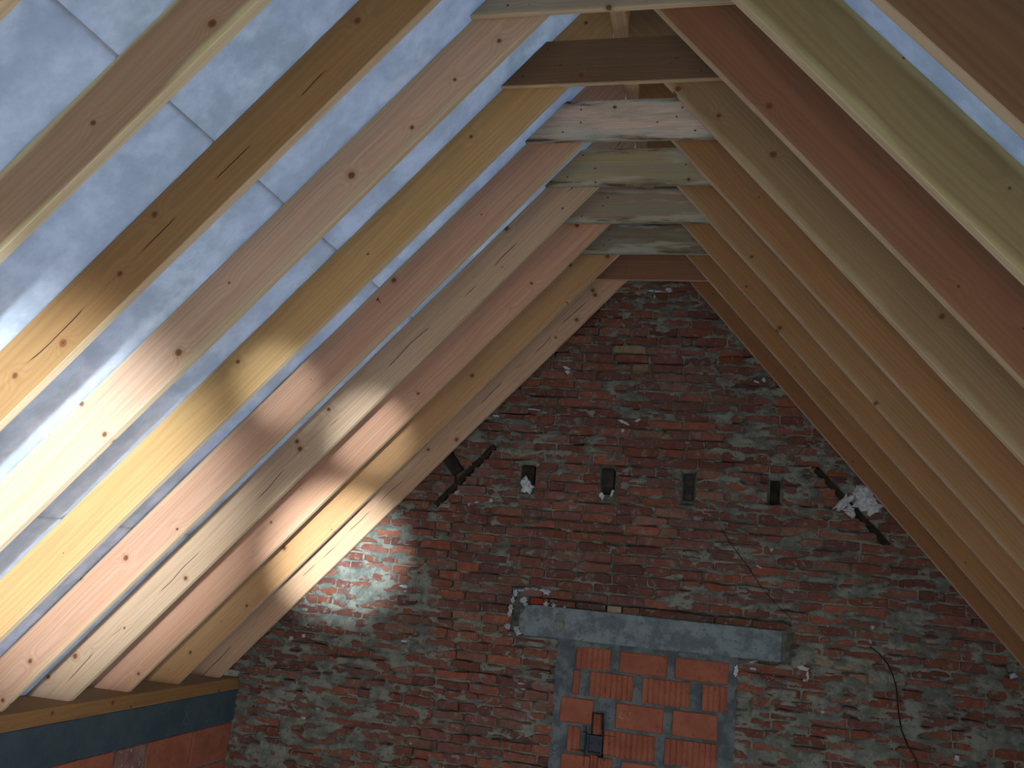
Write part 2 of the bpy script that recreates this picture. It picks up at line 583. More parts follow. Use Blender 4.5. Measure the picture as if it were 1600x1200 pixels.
def seg_dist(x, z, a, c):
    ax, az = a
    dx, dz = c[0] - ax, c[1] - az
    t = np.clip(((x - ax) * dx + (z - az) * dz) / (dx * dx + dz * dz), 0, 1)
    return np.hypot(x - ax - t * dx, z - az - t * dz)


def rect_in(x, z, r, m=0.0):
    return (x > r[0] - m) & (x < r[1] + m) & (z > r[2] - m) & (z < r[3] + m)


Z_START, BL, BH = 0.215, 0.190, 0.047


def course_wave(x, z):
    return 0.007 * (vnoise(np.asarray(x) * 0.9 + 40, np.asarray(z) * 0.8, 3) - 0.5) * 2


gx = np.arange(XL - 0.02, 1.93, 0.0085)
gz = np.arange(0.18, 3.86, 0.0070)
GX, GZ = np.meshgrid(gx, gz)
region = fbm(GX * 1.1 + 3, GZ * 1.6, 21, 3)                         # where the wall was smeared most
low = sstep(2.2, 1.2, GZ) * 0.05 + sstep(-1.0, -2.4, GX) * 0.015
smear = fbm(GX * 13, GZ * 38, 31, 4)
zc_ = GZ - course_wave(GX, GZ) - (Z_START - (PITCH - BH) / 2)
row_ = np.floor(zc_ / PITCH + 0.5)
jd = np.abs(zc_ - row_ * PITCH)                                  # distance to the nearest bed joint
cover = sstep(0.50, 0.60, smear + 0.075 * np.exp(-(jd / 0.011) ** 2) - 0.012 + (region - 0.5) * 0.17 + low - 0.05)
joint = -0.015 + 0.010 * sstep(0.40, 0.60, region + low)
H = joint + cover * 0.019 + (fbm(GX * 40, GZ * 40, 41, 3) - 0.5) * 0.006
# ledge of joint shadow: thin open gaps here and there
gaps = sstep(0.50, 0.58, vnoise(GX * 4.5, row_ * 7.3, 51)) * sstep(0.0085, 0.004, jd)
H -= gaps * 0.035 * (1 - cover * 0.8)
for r in POCKETS:
    H = np.where(rect_in(GX, GZ, r), -0.075 + (fbm(GX * 20, GZ * 20, 61, 2) - .5) * 0.01, H)
for r in (LINT, DOOR):
    H = np.where(rect_in(GX, GZ, r), -0.06, H)
for r in (GAPR, GAPL):
    H = np.where(rect_in(GX, GZ, r), -0.075 + (fbm(GX * 25, GZ * 25, 63, 2) - .5) * 0.03, H)
for r in HOLES:
    H = np.where(rect_in(GX + (fbm(GX * 30, GZ * 30, 64, 2) - .5) * 0.03, GZ, r), -0.05, H)
H = np.where(rect_in(GX, GZ, ROWB), -0.065, H)
for a, c, wdt in DIAG:
    H = np.where(seg_dist(GX, GZ, a, c) < wdt * 0.55, -0.04, H)
zl = np.array([roof_x(-1, z, WD + 0.03) for z in gz])
zr = np.array([roof_x(1, z, WD + 0.03) for z in gz])
okv = (gx[None, :] > np.maximum(zl, XL - 0.3)[:, None]) & (gx[None, :] < zr[:, None])
ny_, nx_ = GX.shape
cell = okv[:-1, :-1] & okv[1:, :-1] & okv[:-1, 1:] & okv[1:, 1:]
ii = (np.arange(ny_ - 1)[:, None] * nx_ + np.arange(nx_ - 1)[None, :])[cell]
quads = np.stack([ii, ii + 1, ii + nx_ + 1, ii + nx_], 1)
used = np.unique(quads)
remap = np.zeros(nx_ * ny_, int)
remap[used] = np.arange(len(used))
V = np.stack([GX.ravel()[used], YG - H.ravel()[used], GZ.ravel()[used]], 1)
mw_ = bpy.data.meshes.new('wall_far')
gp = gable_pts(WD + 0.05)
nb = len(V)
backv = [(x, YG + 0.085, z) for x, z in gp] + [(x, YG + 0.3, z) for x, z in gp]
allv = np.concatenate([V, np.array(backv)])
q = remap[quads]
mw_.vertices.add(len(allv))
mw_.vertices.foreach_set('co', allv.ravel().astype(np.float32))
polys = [tuple(range(nb, nb + 5)), tuple(range(nb + 9, nb + 4, -1))] + [(nb + i, nb + 5 + i, nb + 5 + (i + 1) % 5, nb + (i + 1) % 5) for i in range(5)]
loops = list(q.ravel()) + [i for p in polys for i in p]
starts = list(range(0, 4 * len(q), 4))
pos = 4 * len(q)
tot = [4] * len(q)
for p in polys:
    starts.append(pos)
    tot.append(len(p))
    pos += len(p)
mw_.loops.add(len(loops))
mw_.loops.foreach_set('vertex_index', np.array(loops, dtype=np.int32))
mw_.polygons.add(len(starts))
mw_.polygons.foreach_set('loop_start', np.array(starts, dtype=np.int32))
mw_.polygons.foreach_set('loop_total', np.array(tot, dtype=np.int32))
mw_.update(calc_edges=True)
mw_.validate()
WF = obj('wall_far', mw_, M_MORTAR)
tag(WF, 'old brick gable wall with smeared grey mortar', 'wall', kind='structure')

# brick shapes: irregular outlines, chipped corners, shared by many bricks
def brick_shape(seed):
    r = random.Random(seed)
    w, h = BL / 2, BH / 2
    ch = lambda: r.uniform(0.006, 0.020) if r.random() < 0.7 else 0.003
    c = [ch() for _ in range(4)]
    j = lambda a: r.uniform(-a, a)
    pts = [(-w + c[0], -h), (-w * 0.3, -h + j(0.0045)), (w * 0.35, -h + j(0.0045)), (w - c[1], -h), (w, -h + c[1] * 0.6), (w + j(0.003), 0),
           (w, h - c[2] * 0.6), (w - c[2], h), (w * 0.3, h + j(0.0045)), (-w * 0.35, h + j(0.0045)), (-w + c[3], h), (-w, h - c[3] * 0.6), (-w + j(0.003), 0), (-w, -h + c[0] * 0.6)]
    n = len(pts)
    v = [(x, 0.03, z) for x, z in pts] + [(x, -0.001, z) for x, z in pts] + [(x * (1 - 0.004 / w), -0.0045 + j(0.001), z * (1 - 0.004 / h)) for x, z in pts]
    f = [(i, (i + 1) % n, n + (i + 1) % n, n + i) for i in range(n)]
    f += [(n + i, n + (i + 1) % n, 2 * n + (i + 1) % n, 2 * n + i) for i in range(n)]
    f.append(tuple(range(2 * n, 3 * n)))
    m = fix_normals(mesh('brick', v, f))
    return m


SHAPES = [brick_shape(100 + i) for i in range(14)]
for s_ in SHAPES:
    s_.materials.append(M_BRICK)
RED = [(127, 81, 68), (132, 84, 68), (123, 78, 66), (135, 86, 70), (120, 78, 68), (140, 85, 66), (129, 84, 72), (126, 85, 72), (118, 79, 70), (133, 96, 79), (142, 86, 65), (127, 91, 79)]
BUFF = [(188, 160, 122), (176, 140, 110)]
BUFF_AT = [(-0.29, 2.879), (-0.54, 2.874), (0.599, 1.291), (0.673, 1.30), (0.705, 1.241), (0.793, 1.232), (-0.56, 2.999)]
bricks = []
row = 0
z = Z_START
rb = random.Random(5)
while z < 3.80:
    zc = z + BH / 2
    l0 = max(roof_x(-1, zc + 0.03, WD + 0.02), XL if zc < 0.9 else -9)
    r0 = min(roof_x(1, zc + 0.03, WD + 0.02), XR if zc < 0.9 else 9)
    # free stretches of this course
    blk = sorted([(r[0], r[1]) for r in EXCL if r[2] < zc + 0.018 and r[3] > zc - 0.018])
    for a, c, wdt in DIAG:
        lo, hi = sorted((a[1], c[1]))
        if lo - 0.02 < zc < hi + 0.02:
            t = (zc - a[1]) / (c[1] - a[1])
            xm = a[0] + t * (c[0] - a[0])
            blk.append((xm - wdt * 0.75, xm + wdt * 0.75))
    blk.sort()
    free, cur = [], l0
    for a, c in blk:
        if a > cur:
            free.append((cur, min(a, r0)))
        cur = max(cur, c)
    if cur < r0:
        free.append((cur, r0))
    for a, c in free:
        x = a + 0.004
        first = True
        while x < c - 0.03:
            L = rb.choice([0.19, 0.185, 0.195, 0.178, 0.19, 0.165, 0.09, 0.13])
            if first:
                L = rb.uniform(0.05, 0.19)
                first = False
            L = min(L, c - 0.004 - x)
            if c - 0.004 - (x + L) < 0.035:
                L = c - 0.004 - x
            if L > 0.24:
                L *= 0.5
            if L > 0.03:
                bricks.append((x + L / 2, zc + float(course_wave(x + L / 2, zc)) + rb.uniform(-0.002, 0.002), L, rb.uniform(0.92, 1.06)))
            x += L + rb.uniform(0.007, 0.013)
    z += PITCH
    row += 1


def brick_tint(x, zz, r):
    c = r.choice(RED)
    f = r.uniform(0.88, 1.12)
    for bx, bz in BUFF_AT:
        if abs(x - bx) < 0.09 and abs(zz - bz) < 0.03:
            c = r.choice(BUFF)
            f = 0.85
    return lin(*(min(255, q_ * f) for q_ in c))


# the bricks that show: not hidden behind rafters; the 300 that show largest become parts, the rest one joined part
def shows(b):
    x, zz = b[0], b[1]
    return zz > 0.33 + (x + 2.8) * 0.12 and roof_x(-1, zz, 0) + 0.08 < x < roof_x(1, zz, 0) - 0.1 and zz < 3.42


def size_seen(b):
    d2 = b[0] ** 2 + YG ** 2 + (b[1] - 1.6) ** 2
    return b[2] * b[3] / d2 if shows(b) else 0.0


order = sorted(range(len(bricks)), key=lambda i: -size_seen(bricks[i]))
single = set(order[:300])
sv, sf, sc_ = [], [], []
for i, (x, zz, L, hs) in enumerate(bricks):
    r = random.Random(i * 13 + 1)
    me = SHAPES[r.randrange(len(SHAPES))]
    M = Matrix.Translation((x, YG + r.uniform(-0.003, 0.004), zz)) @ Matrix.Rotation(r.uniform(-0.011, 0.011), 4, 'Y') @ \
        Matrix.Rotation(r.uniform(-0.02, 0.02), 4, 'Z') @ Matrix.Rotation(r.uniform(-0.05, 0.05), 4, 'X') @ Matrix.Diagonal((L / BL, 1, hs, 1))
    t = brick_tint(x, zz, r)
    if i in single:
        obj('brick', me, None, WF, M, t)
    else:
        b0 = len(sv)
        for v in me.vertices:
            sv.append(tuple(M @ v.co))
        for p in me.polygons:
            sf.append(tuple(b0 + k_ for k_ in p.vertices))
        sc_ += [t] * len(me.vertices)
me = mesh('brick_rest', sv, sf)
at = me.color_attributes.new('tint', 'FLOAT_COLOR', 'POINT')
at.data.foreach_set('color', np.array(sc_, dtype=np.float32).ravel())
rest = obj('brickwork', me, M_BRICKS, WF)
rest['kind'] = 'stuff'

# course of old bricks lying on the lintel
xs = [-1.10, -0.985, -0.83, -0.655, -0.565, -0.465, -0.262, -0.058, 0.140, 0.334]
for a, c in zip(xs[:-1], xs[1:]):
    r = random.Random(int((a + 3) * 977))
    t = lin(*r.choice([(122, 88, 70), (112, 74, 58), (130, 104, 84), (102, 80, 70), (96, 72, 62)]))
    if a < -1.0:
        t = lin(146, 60, 42)
    if abs(a + 0.655) < 0.01:
        t = lin(168, 148, 118)
    zc = 1.4790 - 0.004 * (a + 1.1)
    M = Matrix.Translation(((a + c) / 2, YG + 0.006, zc)) @ Matrix.Rotation(0.006, 4, 'Y') @ Matrix.Diagonal(((c - a - 0.008) / BL, 1, 0.80, 1))
    obj('brick', SHAPES[r.randrange(14)], None, WF, M, t)


# lumps: foam and plaster splashes
def lump(name, cx, cz, w, h, thick, seed, mat, parent, y=YG, rot=0.0, n=18):
    r = random.Random(seed)
    v, f = [(0, -thick, 0)], []
    out = [0.45 + 0.62 * r.random() for _ in range(n)]
    for k_, (sc, hh) in enumerate(((0.40, 0.95), (0.74, 0.7), (1.0, 0.0))):
        for i in range(n):
            a = 2 * math.pi * i / n
            rad = sc * (out[i] * 0.7 + 0.3 if k_ < 2 else out[i]) * r.uniform(0.9, 1.1)
            v.append((math.cos(a) * rad * w / 2, -thick * hh * r.uniform(0.3, 1.25) if hh else 0.006, math.sin(a) * rad * h / 2))
    for i in range(n):
        j = (i + 1) % n
        f.append((0, 1 + i, 1 + j))
        for k_ in (0, 1):
            f.append((1 + k_ * n + i, 1 + (k_ + 1) * n + i, 1 + (k_ + 1) * n + j, 1 + k_ * n + j))
    me = fix_normals(mesh(name, v, f))
    return obj(name, me, mat, parent, Matrix.Translation((cx, y - 0.006, cz)) @ Matrix.Rotation(rot, 4, 'Y'))


SPL = [(-0.995, 2.865, .07, .02), (-0.985, 2.84, .03, .03), (-0.625, 2.548, .085, .03), (-0.545, 2.562, .05, .025), (-0.629, 2.498, .03, .03), (-0.50, 3.362, .16, .014),
       (-0.41, 3.370, .05, .035), (-0.592, 3.350, .02, .03), (-0.589, 3.300, .03, .025), (-0.49, 3.317, .02, .05), (-1.17, 2.599, .11, .012), (-1.405, 2.548, .06, .018),
       (-1.866, 1.489, .08, .022), (-1.86, 1.46, .03, .02), (-1.472, 2.018, .04, .022), (-1.518, 2.003, .02, .025), (-1.385, 2.035, .03, .03), (-1.175, 2.135, .075, .085), (-0.725, 2.109, .04, .05),
       (-0.665, 2.13, .025, .05), (0.119, 2.822, .05, .018), (0.16, 2.835, .03, .03), (0.165, 1.782, .05, .014), (0.232, 1.880, .022, .045), (0.405, 1.272, .095, .028),
       (0.436, 1.235, .02, .06), (0.425, 1.21, .04, .02), (0.49, 1.262, .06, .012), (0.156, 1.275, .06, .012), (0.155, 1.238, .05, .02), (0.756, 1.517, .035, .03), (0.747, 1.444, .02, .03),
       (1.425, 1.345, .05, .035), (1.161, 0.915, .03, .05), (-1.105, 1.019, .06, .018), (-1.09, 0.99, .05, .012), (-2.398, 0.81, .06, .035), (-2.317, 0.739, .05, .018),
       (-2.398, 0.675, .05, .02), (-2.55, 1.119, .04, .03), (-1.816, 1.177, .09, .018), (0.514, 1.062, .03, .018), (0.068, 1.215, .035, .085), (-2.47, 1.14, .03, .03), (-1.72, 0.62, .02, .02)]
for i, (x, zz, w, h) in enumerate(SPL):
    lump('plaster_splash', x, zz, w, h, 0.008, 300 + i, M_FOAM, WF, rot=random.Random(i).uniform(-0.4, 0.4))
for i, (x, zz, w, h, t) in enumerate([(0.605, 2.165, .075, .165, .03), (0.632, 2.120, .08, .08, .025), (0.710, 2.195, .15, .15, .035), (0.755, 2.150, .12, .12, .03), (0.670, 2.235, .05, .08, .02), (-1.175, 2.135, .10, .12, .03),
                                      (-1.60, 2.07, .06, .02, .012)]):
    lump('foam_patch', x, zz, w, h, t, 700 + i, M_FOAM, WF, rot=[0.72, 0.5, 0.4, 0.5, 0.6, 0, -0.6][i])
# foam squeezed along the crack around the lintel's end
path = [(-1.000, 1.536), (-1.03, 1.545), (-1.075, 1.548), (-1.12, 1.545), (-1.155, 1.53), (-1.185, 1.512), (-1.197, 1.47), (-1.205, 1.43), (-1.210, 1.395)]
for i, (x, zz) in enumerate(path):
    lump('foam_patch', x, zz, 0.055 if i < 5 else 0.035, 0.022 if 0 < i < 5 else 0.05, 0.018, 800 + i, M_FOAM, WF)
for i, (x, zz, w) in enumerate([(-1.135, 1.478, .05), (-1.12, 1.455, .035), (-1.0, 1.468, .04), (-0.955, 1.466, .04), (-0.892, 1.462, .022), (-1.215, 1.325, .045), (-1.165, 1.318, .04), (-1.15, 1.296, .05)]):
    lump('foam_patch', x, zz, w, w * 0.9, 0.02, 900 + i, M_FOAM, WF)

# fine cracks with a dark root of cable in them
def strand(name, pts, rad, y, mat, parent=None):
    vs, fs = [], []
    n = 5
    for i, (x, zz) in enumerate(pts):
        q0, q1 = pts[max(i - 1, 0)], pts[min(i + 1, len(pts) - 1)]
        dx, dz = q1[0] - q0[0], q1[1] - q0[1]
        l_ = math.hypot(dx, dz)
        nx, nz = -dz / l_, dx / l_
        for k_ in range(n):
            a = 2 * math.pi * k_ / n
            vs.append((x + nx * rad * math.cos(a), y + rad * math.sin(a), zz + nz * rad * math.cos(a)))
        if i:
            for k_ in range(n):
                a0, a1 = (i - 1) * n + k_, (i - 1) * n + (k_ + 1) % n
                fs.append((a0, a1, a1 + n, a0 + n))
    return obj(name, fix_normals(mesh(name, vs, fs, True)), mat, parent)


w1 = strand('wire', [(0.745, 1.415), (0.79, 1.385), (0.83, 1.34), (0.858, 1.28), (0.874, 1.222), (0.879, 1.16), (0.884, 1.10), (0.898, 1.02), (0.93, 0.945), (0.97, 0.885), (0.985, 0.80)], 0.004, YG - 0.013, M_DARK)
tag(w1, 'thin dark wire curving down the brick wall right of the lintel', 'wire')
w2 = strand('wire', [(-0.04, 1.97), (0.0, 1.91), (0.06, 1.835), (0.115, 1.765), (0.17, 1.69), (0.221, 1.632), (0.29, 1.565), (0.345, 1.52)], 0.0025, YG - 0.012, M_DARK)
tag(w2, 'thin straight dark wire slanting to the upper right corner of the lintel', 'wire')

# timber stubs in the pockets
PL = ['leftmost small timber stub in the brick wall, white foam at its foot', 'small dark timber stub in the brick wall, second from left, with white plaster crumbs',
      'small dark timber stub in the brick wall straight above the lintel', 'rightmost and blackest small beam pocket stub in the brick wall']
for i, r in enumerate(POCKETS):
    dpt = (0.018, 0.010, 0.012, 0.045)[i]
    zb = (0.06, 0.035, 0.03, 0.0)[i]
    o = box('timber_stub', r[0] + 0.010, r[1] - 0.012, YG + dpt, YG + 0.08, r[2] + zb, r[3] - 0.012, M_DARK if i in (0, 3) else M_STUB, b=0.004)
    tag(o, PL[i], 'timber stub', 'old joist ends left in the brick gable')
for (a, c, wdt), lb in zip(DIAG, ['dark slanting timber strip let into the bricks beside the left rafters', 'dark slanting timber strip with white foam beside the right rafters', 'short dark timber piece crossing behind the left slanting strip']):
    L = math.hypot(c[0] - a[0], c[1] - a[1])
    v, f = box_geo(-L / 2, L / 2, 0.004, 0.06, -wdt * 0.42, wdt * 0.42, 0.003)
    M = Matrix.Translation(((a[0] + c[0]) / 2, YG, (a[1] + c[1]) / 2)) @ Matrix.Rotation(-math.atan2(c[1] - a[1], c[0] - a[0]), 4, 'Y')
    o = obj('timber_strip', fix_normals(mesh('timber_strip', v, f)), M_DARK, None, M)
    tag(o, lb, 'timber strip')

# concrete lintel, its left end broken to a point
pts = [(-1.118, 1.284), (0.300, 1.286), (0.302, 1.452), (-0.6, 1.458), (-1.05, 1.460), (-1.112, 1.452), (-1.146, 1.400), (-1.150, 1.345), (-1.135, 1.300)]
n = len(pts)
cx, cz = -0.4, 1.37
v = [(x, YG + 0.055, z_) for x, z_ in pts] + [(x, YG - 0.008, z_) for x, z_ in pts] + [(cx + (x - cx) * 0.994, YG - 0.013, cz + (z_ - cz) * 0.95) for x, z_ in pts]
f = [(i, (i + 1) % n, n + (i + 1) % n, n + i) for i in range(n)] + [(n + i, n + (i + 1) % n, 2 * n + (i + 1) % n, 2 * n + i) for i in range(n)] + [tuple(range(2 * n, 3 * n))]
lo = obj('concrete_lintel', fix_normals(mesh('concrete_lintel', v, f)), M_CONC)
tag(lo, 'long grey concrete lintel above the blocked doorway', 'lintel')
lp = lump('mortar_dab', -0.915, 1.375, 0.075, 0.16, 0.004, 77, M_MORTAR, lo, y=YG - 0.010)

# ------------------------------------------------------------------ blocked doorway
DI = bpy.data.objects.new('doorway_infill', None)
COL.objects.link(DI)
DI.location = (-0.42, YG, 0.0)
tag(DI, 'doorway filled with orange-red hollow clay blocks and grey cement below the lintel', 'infill')


def dchild(name, me, mat):
    return obj(name, me, mat, DI, Matrix.Translation((0.42, -YG, 0.0)))


gx2 = np.arange(-0.915, 0.085, 0.010)
gz2 = np.arange(0.0, 1.2901, 0.010)
A, B = np.meshgrid(gx2, gz2)
ledge = np.minimum(A - (-0.905), 0.065 - A)
hh = -0.012 + (fbm(A * 22, B * 22, 71, 3) - 0.5) * 0.012 + sstep(0.07, 0.0, ledge) * (0.012 + 0.022 * (fbm(A * 16, B * 16, 73, 3) - 0.35))
hh += sstep(1.235, 1.275, B) * 0.014
hh = np.where(rect_in(A, B, (-0.715, -0.618, 0.69, 0.805)) | rect_in(A, B, (-0.70, -0.63, 0.40, 0.92)), -0.05, hh)
vs = np.stack([A.ravel(), (YG - hh).ravel(), B.ravel()], 1).tolist()
nx2 = len(gx2)
fs = [(r_ * nx2 + c_, r_ * nx2 + c_ + 1, (r_ + 1) * nx2 + c_ + 1, (r_ + 1) * nx2 + c_) for r_ in range(len(gz2) - 1) for c_ in range(nx2 - 1)]
dchild('mortar_bed', mesh('mortar_bed', vs, fs, True), M_JOINT)


def block_mesh(x0, x1, z0, z1, grooved, seed):
    r = random.Random(seed)
    yf = YG - 0.002
    if not grooved:
        v, f = box_geo(x0, x1, yf, YG + 0.03, z0, z1, 0.005)
        return fix_normals(mesh('block', v, f))
    prof = [(x0, YG + 0.03), (x0, yf + 0.003)]
    x = x0 + 0.006
    while x < x1 - 0.02:
        wr = min(0.030, x1 - 0.004 - x)
        prof += [(x, yf), (x + wr * 0.66, yf), (x + wr * 0.72, yf + 0.006), (x + wr * 0.94, yf + 0.006)]
        x += wr
    prof += [(x1, yf + 0.002), (x1, YG + 0.03)]
    n_ = len(prof)
    v = [(a, b_, z0) for a, b_ in prof] + [(a, b_, z1) for a, b_ in prof]
    f = [(i, i + 1, n_ + i + 1, n_ + i) for i in range(n_ - 1)] + [tuple(range(n_)), tuple(range(2 * n_ - 1, n_ - 1, -1))]
    return mesh('block', v, f)


ROWS = [
    (1.140, 1.254, [(-.805, -.612, 1), (-.562, -.298, 0), (-.258, .030, 0)]),
    (0.996, 1.127, [(-.815, -.776, 0), (-.720, -.480, 1), (-.428, -.172, 1), (-.104, .026, 1)]),
    (0.846, 0.978, [(-.875, -.690, 0), (-.638, -.632, 0), (-.565, -.305, 0), (-.257, -.018, 0)]),
    (0.698, 0.828, [(-.822, -.752, 1), (-.620, -.342, 1), (-.290, -.015, 1)]),
    (0.550, 0.682, [(-.850, -.690, 0), (-.645, -.565, 1), (-.518, -.330, 0), (-.285, -.018, 0)]),
    (0.402, 0.534, [(-.82, -.62, 1), (-.57, -.31, 1), (-.26, -.02, 1)]),
    (0.254, 0.386, [(-.85, -.56, 0), (-.51, -.24, 0), (-.19, -.02, 0)]),
    (0.106, 0.238, [(-.82, -.62, 1), (-.57, -.31, 1), (-.26, -.02, 1)]),
]
for ri, (z0, z1, bl) in enumerate(ROWS):
    for bi, (a, c, gvd) in enumerate(bl):
        if c - a < 0.02:
            continue
        o = dchild('block', block_mesh(a, c, z0, z1, gvd, ri * 10 + bi), M_BLOCK)
        if ri == 2 and abs(a + 0.565) < 0.01:
            for (p0, p1) in (((-.532, .940), (-.545, .905)), ((-.545, .905), (-.520, .902)), ((-.484, .938), (-.487, .925))):
                dx, dz = p1[0] - p0[0], p1[1] - p0[1]
                l_ = math.hypot(dx, dz)
                nx_2, nz_2 = -dz / l_ * 0.0016, dx / l_ * 0.0016
                b0, vs, fs = 0, [], []
                for yy in (YG - 0.0026, YG - 0.001):
                    vs += [(p0[0] + nx_2, yy, p0[1] + nz_2), (p0[0] - nx_2, yy, p0[1] - nz_2), (p1[0] - nx_2, yy, p1[1] - nz_2), (p1[0] + nx_2, yy, p1[1] + nz_2)]
                fs += [(b0, b0 + 1, b0 + 2, b0 + 3), (b0, b0 + 4, b0 + 5, b0 + 1), (b0 + 2, b0 + 6, b0 + 7, b0 + 3)]
                obj('scratched_mark', mesh('scratched_mark', vs, fs), M_SCRATCH, o)
# chased channel: bared inner webs of the block above and below the box
for z0, z1, x0, x1 in ((0.802, 0.905, -0.686, -0.640), (0.40, 0.692, -0.690, -0.648)):
    v, f = box_geo(x0, x1, YG + 0.016, YG + 0.03, z0, z1, 0.0)
    dchild('chase_back', fix_normals(mesh('chase_back', v, f)), M_BLOCK)
    for xx in (x0 + 0.012, x1 - 0.010):
        v, f = box_geo(xx - 0.004, xx + 0.004, YG + 0.001, YG + 0.02, z0, z1, 0.0)
        dchild('block_web', fix_normals(mesh('block_web', v, f)), M_BLOCK)
# saw cuts left around the box
for x0, x1, z0, z1 in ((-0.737, -0.712, 0.803, 0.808), (-0.622, -0.558, 0.801, 0.804), (-0.800, -0.718, 0.706, 0.709), (-0.628, -0.570, 0.703, 0.706),
                       (-0.722, -0.719, 0.630, 0.835), (-0.630, -0.627, 0.650, 0.845), (-0.692, -0.688, 0.79, 0.915), (-0.638, -0.634, 0.83, 0.915)):
    v, f = box_geo(x0, x1, YG - 0.0035, YG + 0.01, z0, z1, 0.0)
    dchild('saw_cut', fix_normals(mesh('saw_cut', v, f)), M_DARK)

SB = bpy.data.objects.new('socket_box', None)
COL.objects.link(SB)
SB.location = (-0.667, YG, 0.70)
tag(SB, 'small dark blue plastic socket box let into the clay blocks', 'socket box')


def ring_box(x0, x1, z0, z1, w_, y0, y1):
    vs, fs = [], []
    for y in (y0, y1):
        vs += [(x0, y, z0), (x1, y, z0), (x1, y, z1), (x0, y, z1), (x0 + w_, y, z0 + w_), (x1 - w_, y, z0 + w_), (x1 - w_, y, z1 - w_), (x0 + w_, y, z1 - w_)]
    for i in range(4):
        j = (i + 1) % 4
        fs += [(i, j, 4 + j, 4 + i), (i, 8 + i, 8 + j, j), (4 + i, 4 + j, 12 + j, 12 + i), (8 + i, 12 + i, 12 + j, 8 + j)]
    return vs, fs


vs, fs = ring_box(-0.040, 0.040, 0.0, 0.094, 0.006, -0.004, 0.028)
obj('rim', fix_normals(mesh('rim', vs, fs)), M_PLASTIC, SB)
v, f = box_geo(-0.036, 0.036, 0.022, 0.029, 0.004, 0.090)
obj('box_back', fix_normals(mesh('box_back', v, f)), M_PLASTIC, SB)
for sx in (-0.022, 0.022):
    v, f = box_geo(sx - 0.005, sx + 0.005, 0.002, 0.024, 0.042, 0.052, 0.001)
    obj('screw_post', fix_normals(mesh('screw_post', v, f)), M_PLASTIC, SB)


# ------------------------------------------------------------------ rafters
def rafter_mesh(side, seed, wane=0.002):
    th = TH[side]
    r = random.Random(seed)
    N = 40
    c = 0.0022
    TK = TKS[side]
    sec = [(c, 0), (TK - c, 0), (TK, c), (TK, WD - c), (TK - c, WD), (c, WD), (0, WD - c), (0, c)]
    vs, fs = [], []
    ph = r.uniform(0, 50)
    bow = r.uniform(-0.002, 0.002)
    for i in range(N + 1):
        s = i / N
        for k_, (y, v_) in enumerate(sec):
            ua = (0.0305 - v_ * math.sin(th)) / math.cos(th)
            ub = (ZA - ZF + v_ * math.cos(th)) / math.sin(th) - 0.0004
            u = ua + (ub - ua) * s
            wv = wane * (float(vnoise(u * 2.3, ph)) - 0.5)
            dv = wv if k_ in (0, 1, 2, 7) else 0.0
            dy = bow * math.sin(math.pi * s) + (wane * 0.8 * (float(vnoise(u * 3.1, ph + 9)) - 0.5) if k_ in (2, 1) else 0)
            vs.append((u, y + dy, v_ + dv))
    for i in range(N):
        for k_ in range(8):
            a, b_ = i * 8 + k_, i * 8 + (k_ + 1) % 8
            fs.append((a, b_, b_ + 8, a + 8))
    fs += [tuple(range(8)), tuple(range(N * 8 + 7, N * 8 - 1, -1))]
    return fix_normals(mesh('rafter', vs, fs))


def rafter_matrix(side, y):
    th = TH[side]
    ux = Vector((side * math.cos(th), 0, -math.sin(th)))
    vx = Vector((side * math.sin(th), 0, math.cos(th)))
    return Matrix(((ux.x, 0, vx.x, XA), (0, 1, 0, y), (ux.z, 0, vx.z, ZA), (0, 0, 0, 1)))


PINK, GOLD, BROWN, TAN, BEIGE, RUST, OLIVE = (196, 160, 136), (206, 162, 100), (172, 128, 86), (188, 146, 106), (206, 178, 148), (160, 112, 84), (170, 152, 112)
LEFT = {  # frame: tint, sapwood, checks, label
    -3: ((192, 145, 95), 0.2, 0, 'left rafter nearest the camera, out at the picture edge'),
    -2: ((214, 154, 76), 0.3, 0, 'yellow rafter just showing in the top left corner'),
    -1: ((169, 137, 109), 0.9, 0, 'grey-brown left rafter with pale yellow waney edge, first full one from the top left corner'),
    0: ((156, 118, 76), 0.05, 1, 'brown left rafter with a long split, between the waney grey-brown and the pinkish one'),
    1: ((210, 172, 144), 0.35, 0, 'pinkish left rafter whose top reaches the highest collar board, brightest in the light patch'),
    2: ((198, 158, 106), 0.05, 0, 'golden left rafter running up to the second collar board from the top'),
    3: ((202, 156, 127), 0.25, 0, 'pinkish knotty left rafter running up to the pale grey third collar board'),
    4: ((206, 172, 140), 0.1, 1, 'pale beige left rafter with dark drying splits, fourth from the brick gable'),
    5: ((214, 162, 129), 0.05, 0, 'pinkish brown left rafter, third from the brick gable'),
    6: ((198, 151, 104), 0.05, 0, 'orange-brown left rafter, second from the brick gable'),
    7: ((208, 166, 131), 0.05, 1, 'left rafter lying closest to the brick gable, pale pinkish'),
}
